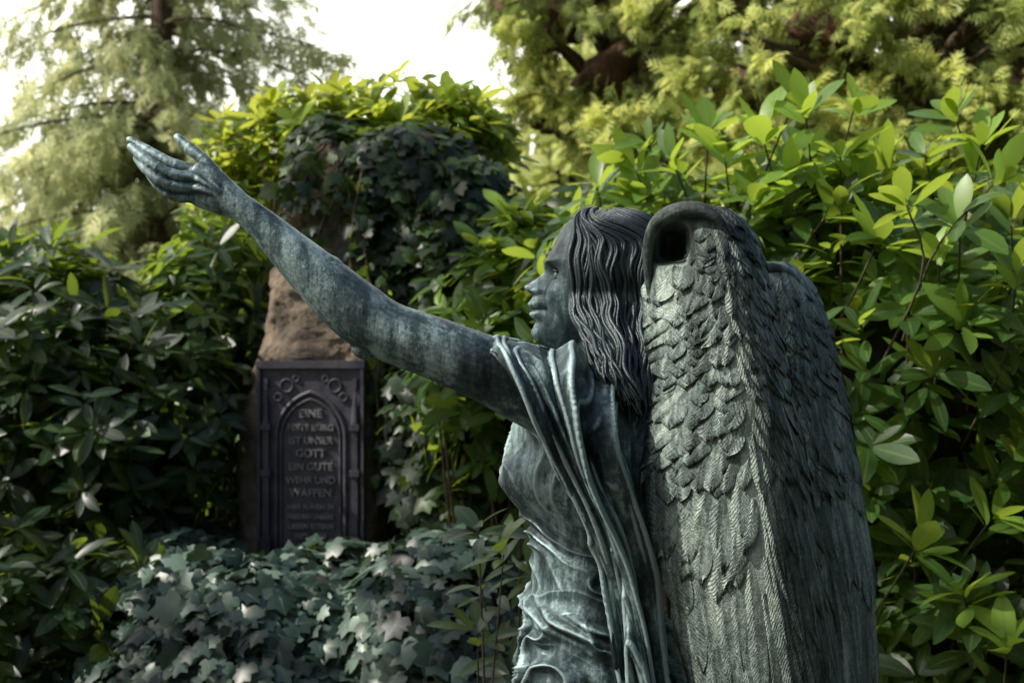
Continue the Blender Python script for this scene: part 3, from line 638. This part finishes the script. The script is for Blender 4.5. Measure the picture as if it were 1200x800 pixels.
# ------------------------------------------------------------ unseen beech added on the left, crown shaped to dapple the sunlight
root = empty('unseen_shade_beech'); b = B(); tk = np.array([-5.6, -.3, 0])
tube(b, [tk + (0, 0, -.1), tk + (.05, 0, 2.5), tk + (.2, .1, 5.5), tk + (.3, .1, 8)], [.26, .2, .14, .04], 24, 14)
gaps = [((.28, -.26, 1.45), .19), ((.35, -.28, 1.2), .17), ((.30, -.27, 1.02), .14), ((-.68, 2.6, 1.56), .26), ((.14, -.06, 1.74), .14), ((.08, -.2, 1.50), .10), ((-.15, -.2, 1.56), .08), ((-.3, -.2, 1.62), .08), ((-.5, -.17, 1.75), .07), ((-.62, -.17, 1.85), .08), ((-.75, 2.0, .95), .32), ((-.3, 2.0, .8), .28), ((-1.1, 2.2, 1.0), .25), ((-1.3, 2.5, 1.4), .25), ((-1.7, 2.6, 1.9), .3), ((-1.1, 2.9, 1.8), .25), ((.05, -.2, 1.15), .10)]  # spots left sunlit: clumps along their sun ray are dropped
CL = []
for _ in range(240):
    c = np.array([rng.uniform(-4.9, -2.9), rng.uniform(-1.9, 2.3), rng.uniform(3.9, 5.3)])
    rc_ = rng.uniform(.08, .20)
    bad = False
    for T_, rr in gaps:
        dv = c - np.array(T_); perp = dv - SN * dv.dot(SN)
        if np.linalg.norm(perp) < rr + rc_ * .6: bad = True; break
    if not bad: CL.append((c, rc_))
P = np.vstack([c + rng.normal(0, .6, (22, 3)) * r_ * np.array([1, 1, .55]) for c, r_ in CL])
cloud('leaves', P, rng.normal(0, 1, P.shape), np.array([0, 0, 1]) + rng.normal(0, .5, P.shape), .10 * rng.uniform(.7, 1.2, len(P)), TR * np.array([2.2, 1, 1]), TRF, TM, M_can, root)
for c, r_ in CL[::8]:
    j = tk + np.array([.12, .05, rng.uniform(2.6, 4.6)])
    tube(b, [j, (j + c) / 2 + np.array([0, 0, .15]), c], [.045, .022, .006], 10, 6, up=(0, 1, .2), caps=False)
mk('trunk_and_limbs', *b.get(), M_bark, root)

# ------------------------------------------------------------ light, sky, camera
w = bpy.data.worlds.new("World"); scene.world = w; w.use_nodes = True
nt = w.node_tree; nt.nodes.clear(); N = nt.nodes; L = nt.links
sky = N.new('ShaderNodeTexSky'); sky.sky_type = 'NISHITA'; sky.sun_disc = False
sky.sun_elevation = math.asin(SUN.z); sky.sun_rotation = math.atan2(SUN.x, SUN.y)
sky.air_density = 1.0; sky.dust_density = 3.0; sky.ozone_density = 1.0
tc = N.new('ShaderNodeTexCoord'); vm = N.new('ShaderNodeVectorMath'); vm.operation = 'DOT_PRODUCT'
dv_ = Vector((-.30, .92, .24)).normalized(); vm.inputs[1].default_value = dv_
L.new(tc.outputs['Generated'], vm.inputs[0])
nz = N.new('ShaderNodeTexNoise'); nz.inputs['Scale'].default_value = 2.5; nz.inputs['Detail'].default_value = 6; L.new(tc.outputs['Generated'], nz.inputs['Vector'])
f = mathn(N, L, 'ADD', vm.outputs['Value'], mathn(N, L, 'MULTIPLY', nz.outputs[0], .16))
mr = N.new('ShaderNodeMapRange'); mr.interpolation_type = 'SMOOTHSTEP'; mr.inputs[1].default_value = .78; mr.inputs[2].default_value = .98; L.new(f, mr.inputs[0])
mx = N.new('ShaderNodeMix'); mx.data_type = 'RGBA'; L.new(mr.outputs[0], mx.inputs[0]); L.new(sky.outputs[0], mx.inputs[6]); mx.inputs[7].default_value = (14.5, 14.3, 13.3, 1)
bg = N.new('ShaderNodeBackground'); bg.inputs[1].default_value = .15
ow = N.new('ShaderNodeOutputWorld'); L.new(mx.outputs[2], bg.inputs[0]); L.new(bg.outputs[0], ow.inputs[0])
ld = bpy.data.lights.new('sun', 'SUN'); ld.energy = 5; ld.angle = math.radians(.5); ld.color = (1, .94, .83)
lo = bpy.data.objects.new('sun', ld); scene.collection.objects.link(lo); lo.rotation_euler = SUN.to_track_quat('Z', 'Y').to_euler(); lo.location = (-5, 0, 8)
cd = bpy.data.cameras.new('camera'); cam = bpy.data.objects.new('camera', cd); scene.collection.objects.link(cam)
cam.location = (0, CAMY, CAMZ); cam.rotation_euler = (math.pi / 2, 0, 0)
cd.lens = 50; cd.sensor_width = 36; cd.clip_end = 600; cd.clip_start = .05
cd.dof.use_dof = True; cd.dof.focus_distance = 2.25; cd.dof.aperture_fstop = 6.3
scene.camera = cam
